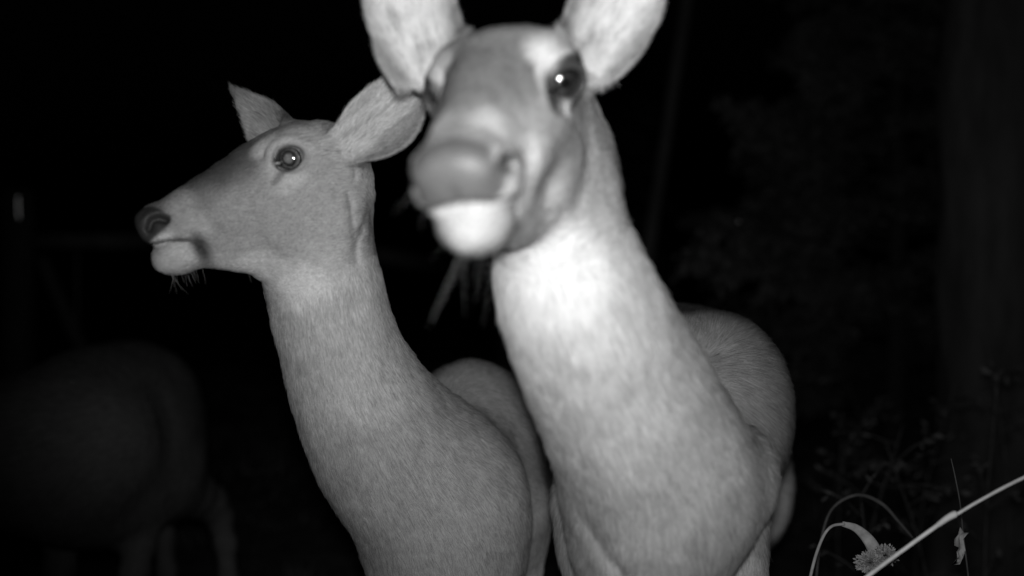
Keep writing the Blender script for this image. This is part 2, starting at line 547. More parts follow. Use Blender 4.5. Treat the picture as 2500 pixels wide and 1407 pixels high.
def build_deer(cfg):
    parts = []          # body primitives: (function, k)
    flows = []          # (a, b) fur direction segments
    sc = cfg.get('scale', 1.0)
    C = np.asarray(cfg['chest']); Rp = np.asarray(cfg['rump'])
    bf = nrm((C - Rp) * (1, 1, 0)); bl = np.cross((0, 0, 1), bf); up = np.array([0, 0, 1.0])
    def B(f, l, z, o=C):                       # body frame offset (z absolute)
        p = o + bf * f + bl * l; return np.array([p[0], p[1], z])
    cz, rz = C[2], Rp[2]
    L = Rp - C
    bp = [C, C + L * .22, C + L * .5, C + L * .8, Rp]
    bp = [p + up * o for p, o in zip(bp, cfg.get('barrel_z', (-.01, -.005, -.02, 0, 0)))]
    br = np.array(cfg.get('barrel_r', (.135, .172, .185, .165, .125)))
    bflat = cfg.get('barrel_flat', (.70, .74, .84, .80, .80))
    sp, sr = spline(bp, br, 4)
    sfl = np.interp(np.linspace(0, 4, len(sp)), range(5), bflat)
    parts.append((lambda P: chain(P, sp, sr, bl, sfl), .02))
    flows += [(bp[i], bp[i + 1]) for i in range(4)]
    if 'neck' in cfg:
        npts, nr = spline(cfg['neck'], cfg['neck_r'], 3)
        nfl = cfg.get('neck_flat', 1.0)
        parts.append((lambda P: chain(P, npts, nr, cfg.get('neck_side', (0, 1, 0)), nfl), cfg.get('neck_k', .05)))
        flows += [(npts[i], npts[i + 1]) for i in range(0, len(npts) - 1)]
    RB = np.column_stack([bf, bl, up])
    for s in (1, -1):
        sh = cfg.get('shoulder', dict(f=-.10, l=.085, z=0.0, r=(.085, .050, .150)))
        c = B(sh['f'], s * sh['l'], cz + sh['z'])
        parts.append((lambda P, c=c, r=sh['r']: ell(P, c, r, RB), .03))
        hc = B(.03, s * .070, rz - .04, Rp)
        parts.append((lambda P, c=hc: ell(P, c, (.125, .062, .160), RB), .05))
        # legs
        fo = cfg.get('foreleg', {}).get(s, {}); hi = cfg.get('hindleg', {}).get(s, {})
        fl = fo.get('l', .085); ff = fo.get('f', -.10)
        fp = [B(ff + .03, s * fl, cz - .06), B(ff - .03, s * fl, .48), B(ff + .0 + fo.get('swing', 0) * .4, s * fl * .95, .29),
              B(ff - .005 + fo.get('swing', 0) * .9, s * fl * .93, .09), B(ff + .02 + fo.get('swing', 0), s * fl * .93, .025)]
        fr = [.062, .043, .0225, .0165, .018]
        a, r = spline(fp, fr, 3); r = np.minimum(r, .065)
        parts.append((lambda P, a=a, r=r: chain(P, a, r), .03))
        flows += [(fp[i], fp[i + 1]) for i in range(1, 4)]
        hl = .085; hf = hi.get('f', 0); h2 = hl + hi.get('splay', 0)
        hp = [B(.06, s * .08, rz - .10, Rp), B(.09 + hf * .3, s * hl, .52, Rp), B(-.10 + hf * .8, s * (hl * .5 + h2 * .5), .40, Rp), B(-.07 + hf, s * h2 * .95, .10, Rp), B(-.03 + hf, s * h2 * .95, .025, Rp)]
        hr = [.085, .072, .030, .018, .018]
        a, r = spline(hp, hr, 4); r = np.clip(r, .015, .09)
        parts.append((lambda P, a=a, r=r: chain(P, a, r), .04))
        flows += [(hp[i], hp[i + 1]) for i in range(1, 4)]
    tp = [B(-.10, 0, rz + .07, Rp), B(-.155, 0, rz + .02, Rp), B(-.18, 0, rz - .08, Rp), B(-.175, 0, rz - .15, Rp)]
    a_t, r_t = spline(tp, [.024, .026, .028, .012], 3)
    parts.append((lambda P: chain(P, a_t, r_t), .02))
    flows += [(tp[0], tp[3])]
    for e in cfg.get('extra', []):
        parts.append(e)
    hd = cfg.get('head')
    ears = cfg.get('ears', [])
    if hd:
        HR = head_frame(hd['f'], hd['up']); HO = np.asarray(hd['o']); hs = hd.get('scale', 1.0)
        for e in ears:
            e['base'] = HO + (HR @ np.array([-.052, .034 * e['side'], .016]) + HR @ np.array(e.get('shift', (0, 0, 0)))) * hs
            e['root'] = HO + HR @ np.array([-.045, .018 * e['side'], -.005]) * hs
        hc = HO + HR @ np.array([.055, 0, -.03]) * hs
    folds = cfg.get('folds', [])
    # bounding sphere of every primitive, found by sampling it
    lo_, hi_ = np.array(cfg['bounds'][0]), np.array(cfg['bounds'][1])
    gg = np.stack(np.meshgrid(*[np.arange(lo_[i] - .1, hi_[i] + .1, .045) for i in range(3)], indexing='ij'), -1).reshape(-1, 3)
    bparts = []
    for g, k in parts:
        ins = gg[g(gg) < .03]
        if len(ins) == 0: continue
        bc = (ins.min(0) + ins.max(0)) / 2
        bparts.append((g, k, bc, np.sqrt(((ins - bc) ** 2).sum(1).max()) + .02))
    def fn(P, margin=.06):
        P = np.asarray(P, float)
        d = np.full(len(P), 1.0)
        for g, k, bc, bR in bparts:
            m = ((P - bc) ** 2).sum(1) < (bR + margin) ** 2
            if m.any():
                d[m] = smin(d[m], g(P[m]), k)
        n = cfg.get('lump', .0022)
        near = np.abs(d) < .012
        if near.any():
            Pn = P[near]
            d[near] += n * vnoise(Pn * (1, 1, .6), 14) + n * .5 * vnoise(Pn * (1, 1, .3), 42) + n * .22 * vnoise(Pn * (1, 1, .5), 95)
        if hd:
            m = ((P - hc) ** 2).sum(1) < ((.17 + margin) * hs) ** 2
            if m.any():
                Q = (P[m] - HO) @ HR / hs
                det = cfg.get('detail', 1.0)
                h = head_sdf(Q, hd.get('wide', 1.0), det, hd.get('ea', 28)) * hs
                h = h + det * (.0006 * vnoise(P[m], 60) + .0005 * vnoise(P[m], 130))
                d[m] = smin(d[m], h, cfg.get('head_k', .035))
            for e in ears:
                m = ((P - e['base']) ** 2).sum(1) < (e['L'] * 1.15) ** 2
                if m.any():
                    Pm = P[m]
                    a, _, nn_ = ear_frame(e['axis'], e['face'])
                    c = chain(Pm, [e['root'], e['base'] + a * .008 - nn_ * .010], [.026 * hs, .020 * hs])
                    dd = smin(d[m], c, .025)
                    d[m] = smin(dd, ear_sdf(Pm, e), .018)
        for pts, dep, wid, ymax in folds:           # skin creases on the near side
            m = (np.abs(d) < .012) & (P[:, 1] < ymax)
            if m.any():
                q = poly2(P[m, 0] + .004 * vnoise(P[m], 50), P[m, 2], pts)
                d[m] += dep * np.exp(-(q / wid) ** 2)
        return d
    b0, b1 = cfg['bounds']; f0, f1 = cfg['fine']
    fine = cfg.get('res', .0021); coarse = cfg.get('coarse', .011)
    xs, ys, zs = [graded(b0[i], b1[i], f0[i], f1[i], fine, coarse) for i in range(3)]
    V, Q = mesh_from_sdf(fn, xs, ys, zs)
    keep = (V[:, 2] > -.01)
    me = quad_mesh('deer_body', V, Q)
    N = np.zeros((len(me.vertices), 3), np.float32); me.vertex_normals.foreach_get('vector', N.ravel())
    V = np.zeros((len(me.vertices), 3), np.float32); me.vertices.foreach_get('co', V.ravel())
    V = V.astype(float); N = N.astype(float)
    # make sure normals point outward
    g = fn(V + N * .002) - fn(V)
    if np.median(g) < 0:
        me.flip_normals(); N = -N
    # ---- coat colour
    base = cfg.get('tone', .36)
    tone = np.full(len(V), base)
    wet = np.zeros(len(V))
    tone *= 1 + .10 * vnoise(V, 9)
    belly = cfg.get('belly', 1) * sm(-.10, -.17, V[:, 2] - cz) * sm(.02, .12, (V - C) @ -bf)
    tone = tone + (.70 - tone) * .7 * belly
    hoof = V[:, 2] < .05
    tone[hoof] = .05
    def paint(w, val):
        nonlocal tone
        tone = tone + (val - tone) * np.clip(w, 0, 1)
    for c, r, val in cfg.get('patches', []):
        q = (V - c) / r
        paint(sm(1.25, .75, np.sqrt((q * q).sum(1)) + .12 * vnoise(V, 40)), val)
    inhead = np.zeros(len(V), bool)
    if hd:
        Q3 = (V - HO) @ HR / hs
        hsd = np.full(len(V), 1.0); mm = ((Q3 - (.06, 0, -.03)) ** 2).sum(1) < .04
        hsd[mm] = head_sdf(Q3[mm], hd.get('wide', 1.0), 1.0, hd.get('ea', 28))
        x, y, z = Q3[:, 0], np.abs(Q3[:, 1]), Q3[:, 2]
        y = y / widen(x, hd.get('wide', 1.0))
        wig = .10 * vnoise(V, 70)
        H = sm(.012, .002, hsd)
        def hp_(c, r, val, soft=(1.3, .75), amt=1.0):
            q = np.sqrt((((np.column_stack([x, y, z]) - c) / r) ** 2).sum(1)) + wig
            paint(sm(soft[0], soft[1], q) * H * amt, val)
        fb = cfg.get('face', base)
        paint(sm(-.06, -.02, x) * H, fb)
        hp_((.075, 0, .035), (.10, cfg.get('stripe_w', .040), .036), fb * cfg.get('stripe', .38), soft=(1.6, .3), amt=.95)          # dark forehead stripe
        hp_((-.01, 0, .045), (.04, .030, .02), fb * .72, amt=.8)
        wf = cfg.get('white', .75)
        # white ring around the eye
        q = Q3.copy(); q[:, 1] = y; q = q - EYE
        EYE_T, EYE_N = eye_axes(hd.get('ea', 28))
        et, en = q @ EYE_T, q @ EYE_N
        er = np.sqrt((et / 1.22) ** 2 + q[:, 2] ** 2)
        sd = sm(-.014, -.006, en) * H
        ang = np.arctan2(q[:, 2], et)
        rg = cfg.get('ring', .5) * (.55 + .45 * np.cos(ang - 1.0))
        paint(sm(.036, .020, er + .03 * wig) * sd * rg, wf)
        rr_ = cfg.get('rim', 1.0); paint(sm(.0162 * rr_, .0138 * rr_, er) * sd, .07)                             # dark lid rim
        paint(sm(.006, .001, poly2(x, z, [(.016, -.006), (.032, -.016)])) * sd * .75, .15)
        wet = np.maximum(wet, sm(.0165, .0145, er) * sd)
        hp_((.018, .030, .024), (.022, .016, .014), wf, soft=(1.4, .6), amt=cfg.get('patch_eye', .45))
        hp_(cfg.get('low_patch', (.016, .040, -.026)), (.022, .018, .012), wf, soft=(1.4, .6), amt=cfg.get('patch_eye', .45) * cfg.get('low_amt', .5))
        # muzzle
        hp_((.138, .024, .012), (.017, .018, .022), wf, soft=(1.6, .4), amt=cfg.get('band', .35))
        hp_((.135, .024, -.024), (.024, .02, .016), wf * .9, soft=(1.5, .5), amt=.4)
        hp_((.09, 0, -.100), (.09, .030, .030), wf * .9, amt=.6)          # underside of jaw
        hp_((.170, .013, -.019), (.017, .02, .007), wf * 1.05, amt=1)
        hp_(cfg.get('chin', (.166, 0, -.040)), (.030, cfg.get("chin_w", .030), cfg.get("chin_h", .018)), cfg.get("chin_val", wf), soft=(1.5, .4), amt=.95)
        hp_((.140, .018, -.047), (.007, .024, .015), .05, soft=(2.1, .3), amt=.95) # dark lip spot
        paint(sm(.0026, .0006, poly2(x, z - .004 + .004 * np.clip(y / .016, 0, 1), MOUTH)) * H * .8, .08)
        nose = smax(ell(np.column_stack([x, y, z]), (.184, 0, .000), (.034, cfg.get('nose_w', .044), .028)), -(z + .009 + (x - .16) * .22), .004) + .0015 * wig / .1
        w = sm(.002, -.002, nose) * H
        paint(w, cfg.get('nose', .07)); wet = np.maximum(wet, w * cfg.get('nose_wet', 1))
        w = sm(.007, .003, poly2(x, z, [(.176, -.001), (.168, .004), (.158, .0)])) * H * sm(.005, .012, y)
        paint(w, .06)
        for e in ears:
            v, u, n = ear_coords(V, e)
            vc = np.clip(v, 0, 1)
            me_ = (v > .02) & (v < 1.05) & (np.abs(u) < e['W'] * 1.25) & (np.abs(n) < .05)
            c = EARC(vc); n0 = c * u * u / e['W'] - e.get('bend', .012) * np.sin(vc * math.pi)
            inner = me_ & (n > n0)
            edge = np.abs(u) / (EARW(vc) * e['W'])
            paint(inner * sm(.95, .5, edge + .8 * wig) * sm(1.0, .75, vc) * e.get('white', .8), wf)
            stk = vnoise(np.column_stack([u * 260, v * 7, n * 60]), 1.0)
            paint(inner * sm(.0, .8, stk) * .55, base * .8)
            paint(me_ * (~inner), base * .85)
            paint(me_ * sm(.75, 1.0, v), base * .55)
            paint(me_ * sm(.85, 1.0, edge) * .5, base * .6)
            inhead |= me_
    at_ = me.attributes.new('tone', 'FLOAT', 'POINT'); at_.data.foreach_set('value', tone.astype(np.float32))
    at_ = me.attributes.new('wet', 'FLOAT', 'POINT'); at_.data.foreach_set('value', wet.astype(np.float32))
    me.materials.append(M_SKIN)
    root = empty('deer', (C[0], C[1], 0), cfg['label'], 'deer')
    root['group'] = 'female deer crowding round the camera'
    body = link_obj('body', me, root)
    # ---- eyes
    if hd:
        for s in (1, -1):
            o = link_obj('eye', uv_sphere('eyeball', EYE_R * hs))
            ea_ = math.radians(hd.get('ea', 28)); ax = nrm(HR @ np.array([math.sin(ea_), s * math.cos(ea_), .02]))
            o.matrix_world = (Vector(ax).to_track_quat('Z', 'Y').to_matrix().to_4x4())
            o.location = HO + HR @ np.array([EYE[0], s * EYE[1] * widen(0, hd.get('wide', 1.0)), EYE[2]]) * hs
            o.data.materials.append(cfg.get('eye_mat', M_EYE))
            o.parent = root; o.matrix_parent_inverse = root.matrix_basis.inverted()
    # ---- flow of the coat
    def flow(P):
        best = np.full(len(P), 1e9); D = np.zeros((len(P), 3)); Wt = np.zeros(len(P))
        for a, b in flows:
            ab = b - a; t = np.clip(((P - a) @ ab) / (ab @ ab), 0, 1)
            dd = ((P - a - t[:, None] * ab) ** 2).sum(1)
            w = 1 / (dd ** 2 + 1e-7)
            D += w[:, None] * (ab / np.linalg.norm(ab)); Wt += w
        D /= Wt[:, None]
        if hd:
            Q = (P - HO) @ HR / hs
            w = sm(-.09, -.03, Q[:, 0]) * (np.abs(Q[:, 1]) < .09) * (np.abs(Q[:, 2] + .03) < .11)
            hdv = HR @ np.array([-1, 0, -.25])
            D = D * (1 - w[:, None]) + hdv * w[:, None]
            for e in ears:
                v, u, n = ear_coords(P, e)
                m = (v > .05) & (v < 1.1) & (np.abs(u) < e['W'] * 1.3) & (np.abs(n) < .06)
                a, s, nn = ear_frame(e['axis'], e['face'])
                D[m] = a + np.outer(u[m] / e['W'] * .3, s)
        return D
    # ---- coat hair
    tri = np.zeros(len(me.polygons) * 4, np.int32)
    me.polygons.foreach_get('vertices', tri); tri = tri.reshape(-1, 4)
    c = V[tri]
    area = np.linalg.norm(np.cross(c[:, 2] - c[:, 0], c[:, 3] - c[:, 1]), axis=1) / 2
    cen = c.mean(1); fn_ = N[tri].mean(1)
    view = np.array([0, 0, CAM_Z]) - cen
    dist = np.linalg.norm(view, axis=1)
    facing = (fn_ * view).sum(1) / dist
    dens = cfg.get('density', 60e4) * FUR / np.maximum(dist, .6) ** 2
    dens = dens * np.where(facing > -.25, 1, .12) * np.where(cen[:, 2] < .35, .3, 1)
    wq = wet[tri].mean(1)
    dens *= np.where(wq > .3, 0, 1)
    if hd:
        for s in (1, -1):
            ec = HO + HR @ np.array([EYE[0], s * EYE[1] * widen(0, hd.get('wide', 1.0)), EYE[2]]) * hs
            dens *= np.where(((cen - ec) ** 2).sum(1) < (.0180 * hs) ** 2, 0, 1)
    exp = area * dens
    cnt = rng.poisson(exp)
    fi = np.repeat(np.arange(len(cnt)), cnt)
    a, b = rng.random((2, len(fi), 1))
    q = c[fi]
    P = (q[:, 0] * (1 - a) + q[:, 1] * a) * (1 - b) + (q[:, 3] * (1 - a) + q[:, 2] * a) * b
    Nn = fn_[fi]; Nn /= np.linalg.norm(Nn, axis=1)[:, None] + 1e-9
    Fl = flow(P)
    Fl = Fl - Nn * (Fl * Nn).sum(1)[:, None]
    Fl /= np.linalg.norm(Fl, axis=1)[:, None] + 1e-9
    ed = wq[fi]
    ln = np.full(len(P), cfg.get('hair_len', .013))
    q3 = np.zeros(len(P), bool)
    if hd:
        Q = (P - HO) @ HR / hs
        hw = sm(-.12, 0, Q[:, 0]) * (np.abs(Q[:, 1]) < .08) * (np.abs(Q[:, 2] + .03) < .12)
        ln = ln * (1 - .62 * hw)
        near_eye = np.zeros(len(P))
        for s in (1, -1):
            ec = np.array([EYE[0], s * EYE[1], EYE[2]])
            near_eye = np.maximum(near_eye, sm(.040, .022, np.linalg.norm(Q - ec, axis=1)))
        ln *= 1 - .55 * near_eye
        for e in ears:
            v, u, n = ear_coords(P, e)
            m = (v > -.12) & (v < 1.05) & (np.abs(u) < e['W'] * 1.3) & (np.abs(n) < .06)
            vc = np.clip(v, 0, 1); c_ = EARC(vc); n0 = c_ * u * u / e['W'] - e.get('bend', .012) * np.sin(vc * math.pi)
            ins = m & (n > n0)
            ln[m] = .004
            ln[ins] = .007
    ln *= .7 + .6 * rng.random(len(P))
    clump = np.column_stack([vnoise(P, 90), vnoise(P + 7, 90), vnoise(P + 13, 90)])
    lift = cfg.get('lift', .30)
    D = Fl + Nn * lift * (.6 + .8 * rng.random((len(P), 1))) + clump * .22 + rng.normal(0, .10, (len(P), 3))
    D /= np.linalg.norm(D, axis=1)[:, None]
    T = tone[tri].mean(1)[fi] * (1 + .12 * vnoise(P, 30) + .13 * vnoise(P, 130) + .18 * vnoise(P, 300)) * (.50 + 1.0 * rng.random(len(P)))
    SN = Nn * .92 + D * .15
    SN /= np.linalg.norm(SN, axis=1)[:, None]
    hr_ = cfg.get('hair_r', .00017)
    hair_object('coat', root, P, D, SN, ln, np.full(len(P), hr_), np.clip(T, .02, .9), M_FUR, curl=Fl * .35 - Nn * .18)
    print(cfg['label'], 'verts', len(V), 'hairs', len(P))
    # ---- whiskers
    if hd:
        n = cfg.get('whiskers', 60)
        R_, D_, L_ = [], [], []
        for i in range(n):
            s = random.choice((1, -1))
            u = random.random()
            if u < .6:
                loc = np.array([random.uniform(.145, .185), s * random.uniform(.004, .016), random.uniform(-.056, -.046)])
                dr = np.array([random.uniform(-.1, .5), s * random.uniform(0, .5), -1])
            elif u < .85:
                loc = np.array([random.uniform(.145, .175), s * random.uniform(.022, .028), random.uniform(-.030, -.008)])
                dr = np.array([random.uniform(-.1, .7), s * 1.0, random.uniform(-.9, -.1)])
            else:
                loc = np.array([random.uniform(.05, .12), s * random.uniform(.0, .012), random.uniform(-.105, -.075)])
                dr = np.array([random.uniform(-.3, .3), s * random.uniform(0, .4), -1])
            R_.append(HO + HR @ loc * hs); D_.append(nrm(nrm(HR @ dr) + np.array(cfg.get('whisker_bias', (0, 0, 0))))); L_.append(random.uniform(.02, cfg.get('whisker_len', .045)))
        R_ = np.array(R_); D_ = np.array(D_) ; L_ = np.array(L_)
        D_ = D_ + rng.normal(0, cfg.get('whisker_spread', .05), (n, 3)); D_ /= np.linalg.norm(D_, axis=1)[:, None]
        cu = rng.normal(0, .12, (n, 3)) + np.array([0, 0, -.25])
        hair_object('whiskers', root, R_, D_, -D_ * .2 + np.array([0, -1, 0]), L_, np.full(n, cfg.get('whisker_r', .00022)), np.full(n, cfg.get('whisker_tone', .6)), M_WHISK, pts=7, curl=cu)
    return root

def off(p, r=0): return np.asarray(p, float)

# rear doe: chest to the camera, head turned to the left of the picture
H_A = dict(o=at(714, 404, 1.165), f=(-.86, -.26, -.45), up=(-.44, -.05, .88), scale=.98)
rear = dict(
    label='doe in sharp focus, head turned left in profile, standing between the other two',
    chest=at(1110, 1180, 1.50), rump=at(1180, 1070, 2.22),
    neck=[at(792, 490, 1.19), at(780, 620, 1.20), at(806, 760, 1.22), at(856, 920, 1.26), at(955, 1090, 1.32), at(1075, 1230, 1.38), at(1090, 1400, 1.41)],
    neck_r=[.042, .060, .064, .074, .099, .120, .105],
    head=H_A,
    ears=[dict(side=1, axis=(.62, -.33, .56), face=(-.30, -1, -.2), L=.145, W=.040, skew=.28, shift=(-.004, .006, -.032), white=.5),
          dict(side=-1, axis=(-.60, .45, .60), face=(-.4, -1, -.1), L=.182, W=.045, rw=.55, pt=.50, skew=-.10, white=.3, shift=(.036, -.006, -.012))],
    bounds=((-.62, .9, -.03), (.35, 2.75, 1.32)), fine=((-.46, 1.02, .90), (-.06, 1.26, 1.22)),
    patches=[(at(1190, 1000, 1.72), np.array([.17, .36, .20]), .31), (at(790, 830, 1.22), np.array([.12, .2, .13]), .47), (at(712, 700, 1.14), np.array([.046, .08, .030]), .62)],
    folds=[([at(850, 470, 1.12)[[0, 2]], at(862, 560, 1.12)[[0, 2]], at(850, 640, 1.12)[[0, 2]]], .0028, .0038, 1.17), ([at(838, 330, 1.10)[[0, 2]], at(850, 400, 1.10)[[0, 2]], at(846, 440, 1.10)[[0, 2]]], .0016, .0022, 1.17), ([at(818, 330, 1.10)[[0, 2]], at(828, 395, 1.10)[[0, 2]]], .0012, .002, 1.17)],
    extra=[(lambda P: ell(P, at(1150, 1055, 1.58), (.100, .13, .114)), .035)], neck_k=.05, detail=1.0, white=.66, nose=.055, nose_wet=.6, stripe=.16, stripe_w=.060, patch_eye=.75,
    tone=.37, face=.35, whiskers=20, whisker_len=.026, whisker_r=.0001, whisker_tone=.22, hair_len=.0075, density=75e4)
# front doe: nearest, head tipped towards the camera
H_B = dict(o=at(1230, 214, .90), f=(-.165, -.85, -.51), up=(-.21, -.50, .8), scale=1.12, wide=1.22, ea=64)
front = dict(
    label='nearest doe with pale throat and white chin, face tipped towards the camera, both ears raised',
    chest=at(1595, 1150, 1.24), rump=np.array([.40, 2.02, .70]),
    barrel_z=(.0, .02, .02, .02, .02),
    neck=[at(1335, 300, 1.00), at(1362, 480, 1.00), at(1385, 660, .975), at(1440, 800, .975), at(1512, 950, 1.02), at(1580, 1090, 1.07), at(1612, 1200, 1.11), at(1585, 1330, 1.14), at(1560, 1430, 1.17)],
    neck_r=[.052, .058, .064, .072, .083, .094, .103, .082, .06],
    head=H_B, head_k=.026, rim=1.5,
    folds=[([at(1395, 1190, 1.15)[[0, 2]], at(1450, 1270, 1.15)[[0, 2]], at(1545, 1420, 1.15)[[0, 2]]], .005, .006, 1.35), ([at(1700, 800, 1.2)[[0, 2]], at(1748, 875, 1.2)[[0, 2]], at(1775, 960, 1.2)[[0, 2]], at(1805, 1060, 1.2)[[0, 2]]], .004, .007, 1.5)],
    extra=[(lambda P: ell(P, at(1758, 1000, 1.38), (.096, .13, .134)), .035), (lambda P: ell(P, at(1775, 1160, 1.15), (.056, .07, .066)), .03)],
    foreleg={1: dict(l=.078, f=-.05), -1: dict(l=.085, f=-.10)}, neck_k=.022, detail=.35,
    ears=[dict(side=-1, axis=(-.33, -.10, .95), face=(-.15, -1, -.1), L=.165, W=.046, rw=.38, shift=(0, -.036, -.018)),
          dict(side=1, axis=(.44, -.05, .82), face=(.1, -1, -.2), L=.165, W=.044, rw=.25, shift=(0, .020, -.030))],
    bounds=((-.20, .6, -.03), (.75, 2.6, 1.42)), fine=((-.15, .66, .94), (.18, .98, 1.28)),
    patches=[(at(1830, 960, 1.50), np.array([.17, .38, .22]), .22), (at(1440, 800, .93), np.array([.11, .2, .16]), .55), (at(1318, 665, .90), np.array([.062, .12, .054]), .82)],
    tone=.44, face=.66, stripe=.40, white=.90, nose=.13, nose_w=.028, nose_wet=.8, band=.85, ring=.5, patch_eye=1.0, low_patch=(.034, .034, -.017), low_amt=1.0, chin=(.178, 0, -.040), chin_w=.036, chin_val=.43, chin_h=.025, whiskers=34, whisker_len=.070, whisker_r=.00006, whisker_bias=(-.35, 0, -.1), whisker_spread=.30, eye_mat=M_EYE_DARK, hair_len=.012)
# dim doe: feeding at the left edge, head outside the picture
left = dict(
    label='dim deer at the left edge, only its rounded body and legs in view',
    chest=at(165, 1110, 1.95), rump=at(345, 1020, 2.25),
    barrel_r=(.15, .19, .205, .18, .135), hindleg={1: dict(f=-.04, splay=.09), -1: dict(f=-.10, splay=-.07)},
    neck=[at(190, 1085, 1.93), at(20, 1110, 1.86), at(-170, 1180, 1.80), at(-330, 1300, 1.75)],
    neck_r=[.15, .13, .085, .062],
    head=dict(o=at(-370, 1400, 1.70), f=(-.35, -.3, -.9), up=(-.8, 0, .5), scale=1.0),
    ears=[dict(side=1, axis=(-.3, -.8, .5), face=(-.3, -.5, -.8), L=.15, W=.038),
          dict(side=-1, axis=(-.3, .8, .6), face=(-.6, .1, -.6), L=.15, W=.038)],
    bounds=((-1.6, 1.35, -.03), (-.3, 3.0, 1.2)), fine=((-1.45, 1.55, .15), (-1.1, 1.85, .65)), res=.005, coarse=.012,
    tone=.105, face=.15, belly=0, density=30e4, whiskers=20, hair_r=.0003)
import os
T0 = __import__('time').time()
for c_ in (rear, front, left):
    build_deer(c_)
    print('deer time', __import__('time').time() - T0)

# ---------------------------------------------------------------- ground and plants
def tube_mesh(name, paths, seg=8, flat=None):
    """paths: list of (points, radii); smooth tubes in one mesh"""
    V = []; Q = []; off_ = 0
    for pts, rad in paths:
        pts = np.asarray(pts, float); rad = np.broadcast_to(np.asarray(rad, float), (len(pts),))
        T = np.gradient(pts, axis=0); T /= np.linalg.norm(T, axis=1)[:, None] + 1e-12
        a = np.array([0, 0, 1.0]) if abs(T[0, 2]) < .9 else np.array([1.0, 0, 0])
        n = nrm(np.cross(T[0], a))
        th = np.linspace(0, 2 * math.pi, seg, endpoint=False)
        for i in range(len(pts)):
            n = nrm(n - T[i] * (n @ T[i])); b = np.cross(T[i], n)
            f = 1 if flat is None else flat
            V.append(pts[i] + rad[i] * (np.outer(np.cos(th), n) + f * np.outer(np.sin(th), b)))
        m = len(pts)
        for i in range(m - 1):
            for j in range(seg):
                Q.append((off_ + i*seg+j, off_ + i*seg+(j+1) % seg, off_ + (i+1)*seg+(j+1) % seg, off_ + (i+1)*seg+j))
        V.append(np.array([pts[0], pts[-1]]))
        c0 = off_ + m * seg
        off_ = c0 + 2
        for j in range(0, seg, 2):
            Q.append((c0, off_ - 2 - m*seg + (j+2) % seg, off_ - 2 - m*seg + (j+1) % seg, off_ - 2 - m*seg + j))
            e = c0 - seg
            Q.append((c0 + 1, e + j, e + (j+1) % seg, e + (j+2) % seg))
    return quad_mesh(name, np.vstack(V), np.array(Q))

def curve_pts(pts, n=6):
    p, r = spline([q[:3] for q in pts], [q[3] for q in pts], n)
    return p, r

M_GROUND = simple_mat('forest_floor', .03, .11, 9, .95, .8, .03)
M_GRASS = simple_mat('dry_grass', .10, .24, 30, .8, .2, .001)
M_TWIG = simple_mat('dark_twig', .008, .02, 14, .9, .5, .004)
M_BARK = simple_mat('bark', .024, .06, 14, .9, .9, .012, stretch=(1, 1, .25))
M_WOOD = simple_mat('weathered_wood', .06, .13, 10, .9, .6, .004, stretch=(1, 1, .2))
M_NEEDLE = simple_mat('evergreen_foliage', .012, .06, 20, .7, 0)
M_CANE = simple_mat('pale_cane', .42, .70, 60, .6, .5, .0008)
M_DRY = simple_mat('dry_leaf', .16, .32, 90, .75, .6, .001)
M_WEED = simple_mat('weed', .028, .07, 50, .8, .2, .001)

def heights(x, y):
    P = np.column_stack([x, y, np.zeros(len(x))])
    f = np.clip((np.hypot(x, y - 1.5) - .9) / 3, 0, 1)
    return .05 * vnoise(P, .8) * f + .02 * vnoise(P, 3.1) * f + .008 * vnoise(P, 11) * f

gx = np.concatenate([-np.geomspace(70, 6, 22), np.linspace(-5.8, 5.8, 150), np.geomspace(6, 70, 22)])
gy = np.concatenate([-np.geomspace(60, 1.2, 18), np.linspace(-1, 9, 130), np.geomspace(9.3, 90, 30)])
X, Y = np.meshgrid(gx, gy, indexing='ij')
Z = heights(X.ravel(), Y.ravel())
ny_ = len(gy)
I = np.arange(len(gx) * ny_).reshape(len(gx), ny_)
Qg = np.column_stack([I[:-1, :-1].ravel(), I[1:, :-1].ravel(), I[1:, 1:].ravel(), I[:-1, 1:].ravel()])
go = link_obj('ground', quad_mesh('ground', np.column_stack([X.ravel(), Y.ravel(), Z]), Qg))
go.data.materials.append(M_GROUND); go['kind'] = 'structure'

def blades(n, area, h0, h1, w):
    V = []; Q = []
    bx = rng.uniform(area[0], area[1], n); by = rng.uniform(area[2], area[3], n)
    keep = vnoise(np.column_stack([bx, by, bx * 0]), 1.7) > -.25
    bx, by = bx[keep], by[keep]; n = len(bx)
    z = heights(bx, by)
    h = rng.uniform(h0, h1, n) * (.6 + .4 * vnoise(np.column_stack([bx, by, bx * 0 + 3]), 2.3))
    a = rng.uniform(0, 2 * math.pi, n); le = rng.uniform(.1, .9, n)
    dx, dy = np.cos(a), np.sin(a); sx, sy = -dy * w / 2, dx * w / 2
    base = np.column_stack([bx, by, z - .01])
    rows = []
    for t in (0, .4, .75, 1.0):
        c = base + np.column_stack([dx * le * h * t * t, dy * le * h * t * t, h * (t - .35 * le * t * t)])
        s_ = np.column_stack([sx, sy, sx * 0]) * (1 - t * .93)
        rows += [c - s_, c + s_]
    V = np.stack(rows, 1).reshape(-1, 3)
    k = np.arange(n) * 8
    Q = np.vstack([np.column_stack([k + 2*i, k + 2*i+1, k + 2*i+3, k + 2*i+2]) for i in range(3)])
    return V, Q
V1, Q1 = blades(26000, (-6, 6, 2.0, 11), .05, .22, .006)
g = link_obj('grass', quad_mesh('grass', V1, Q1)); g.data.materials.append(M_GRASS)
tag(g, 'rough low grass and litter covering the dark ground', 'grass', kind='stuff')

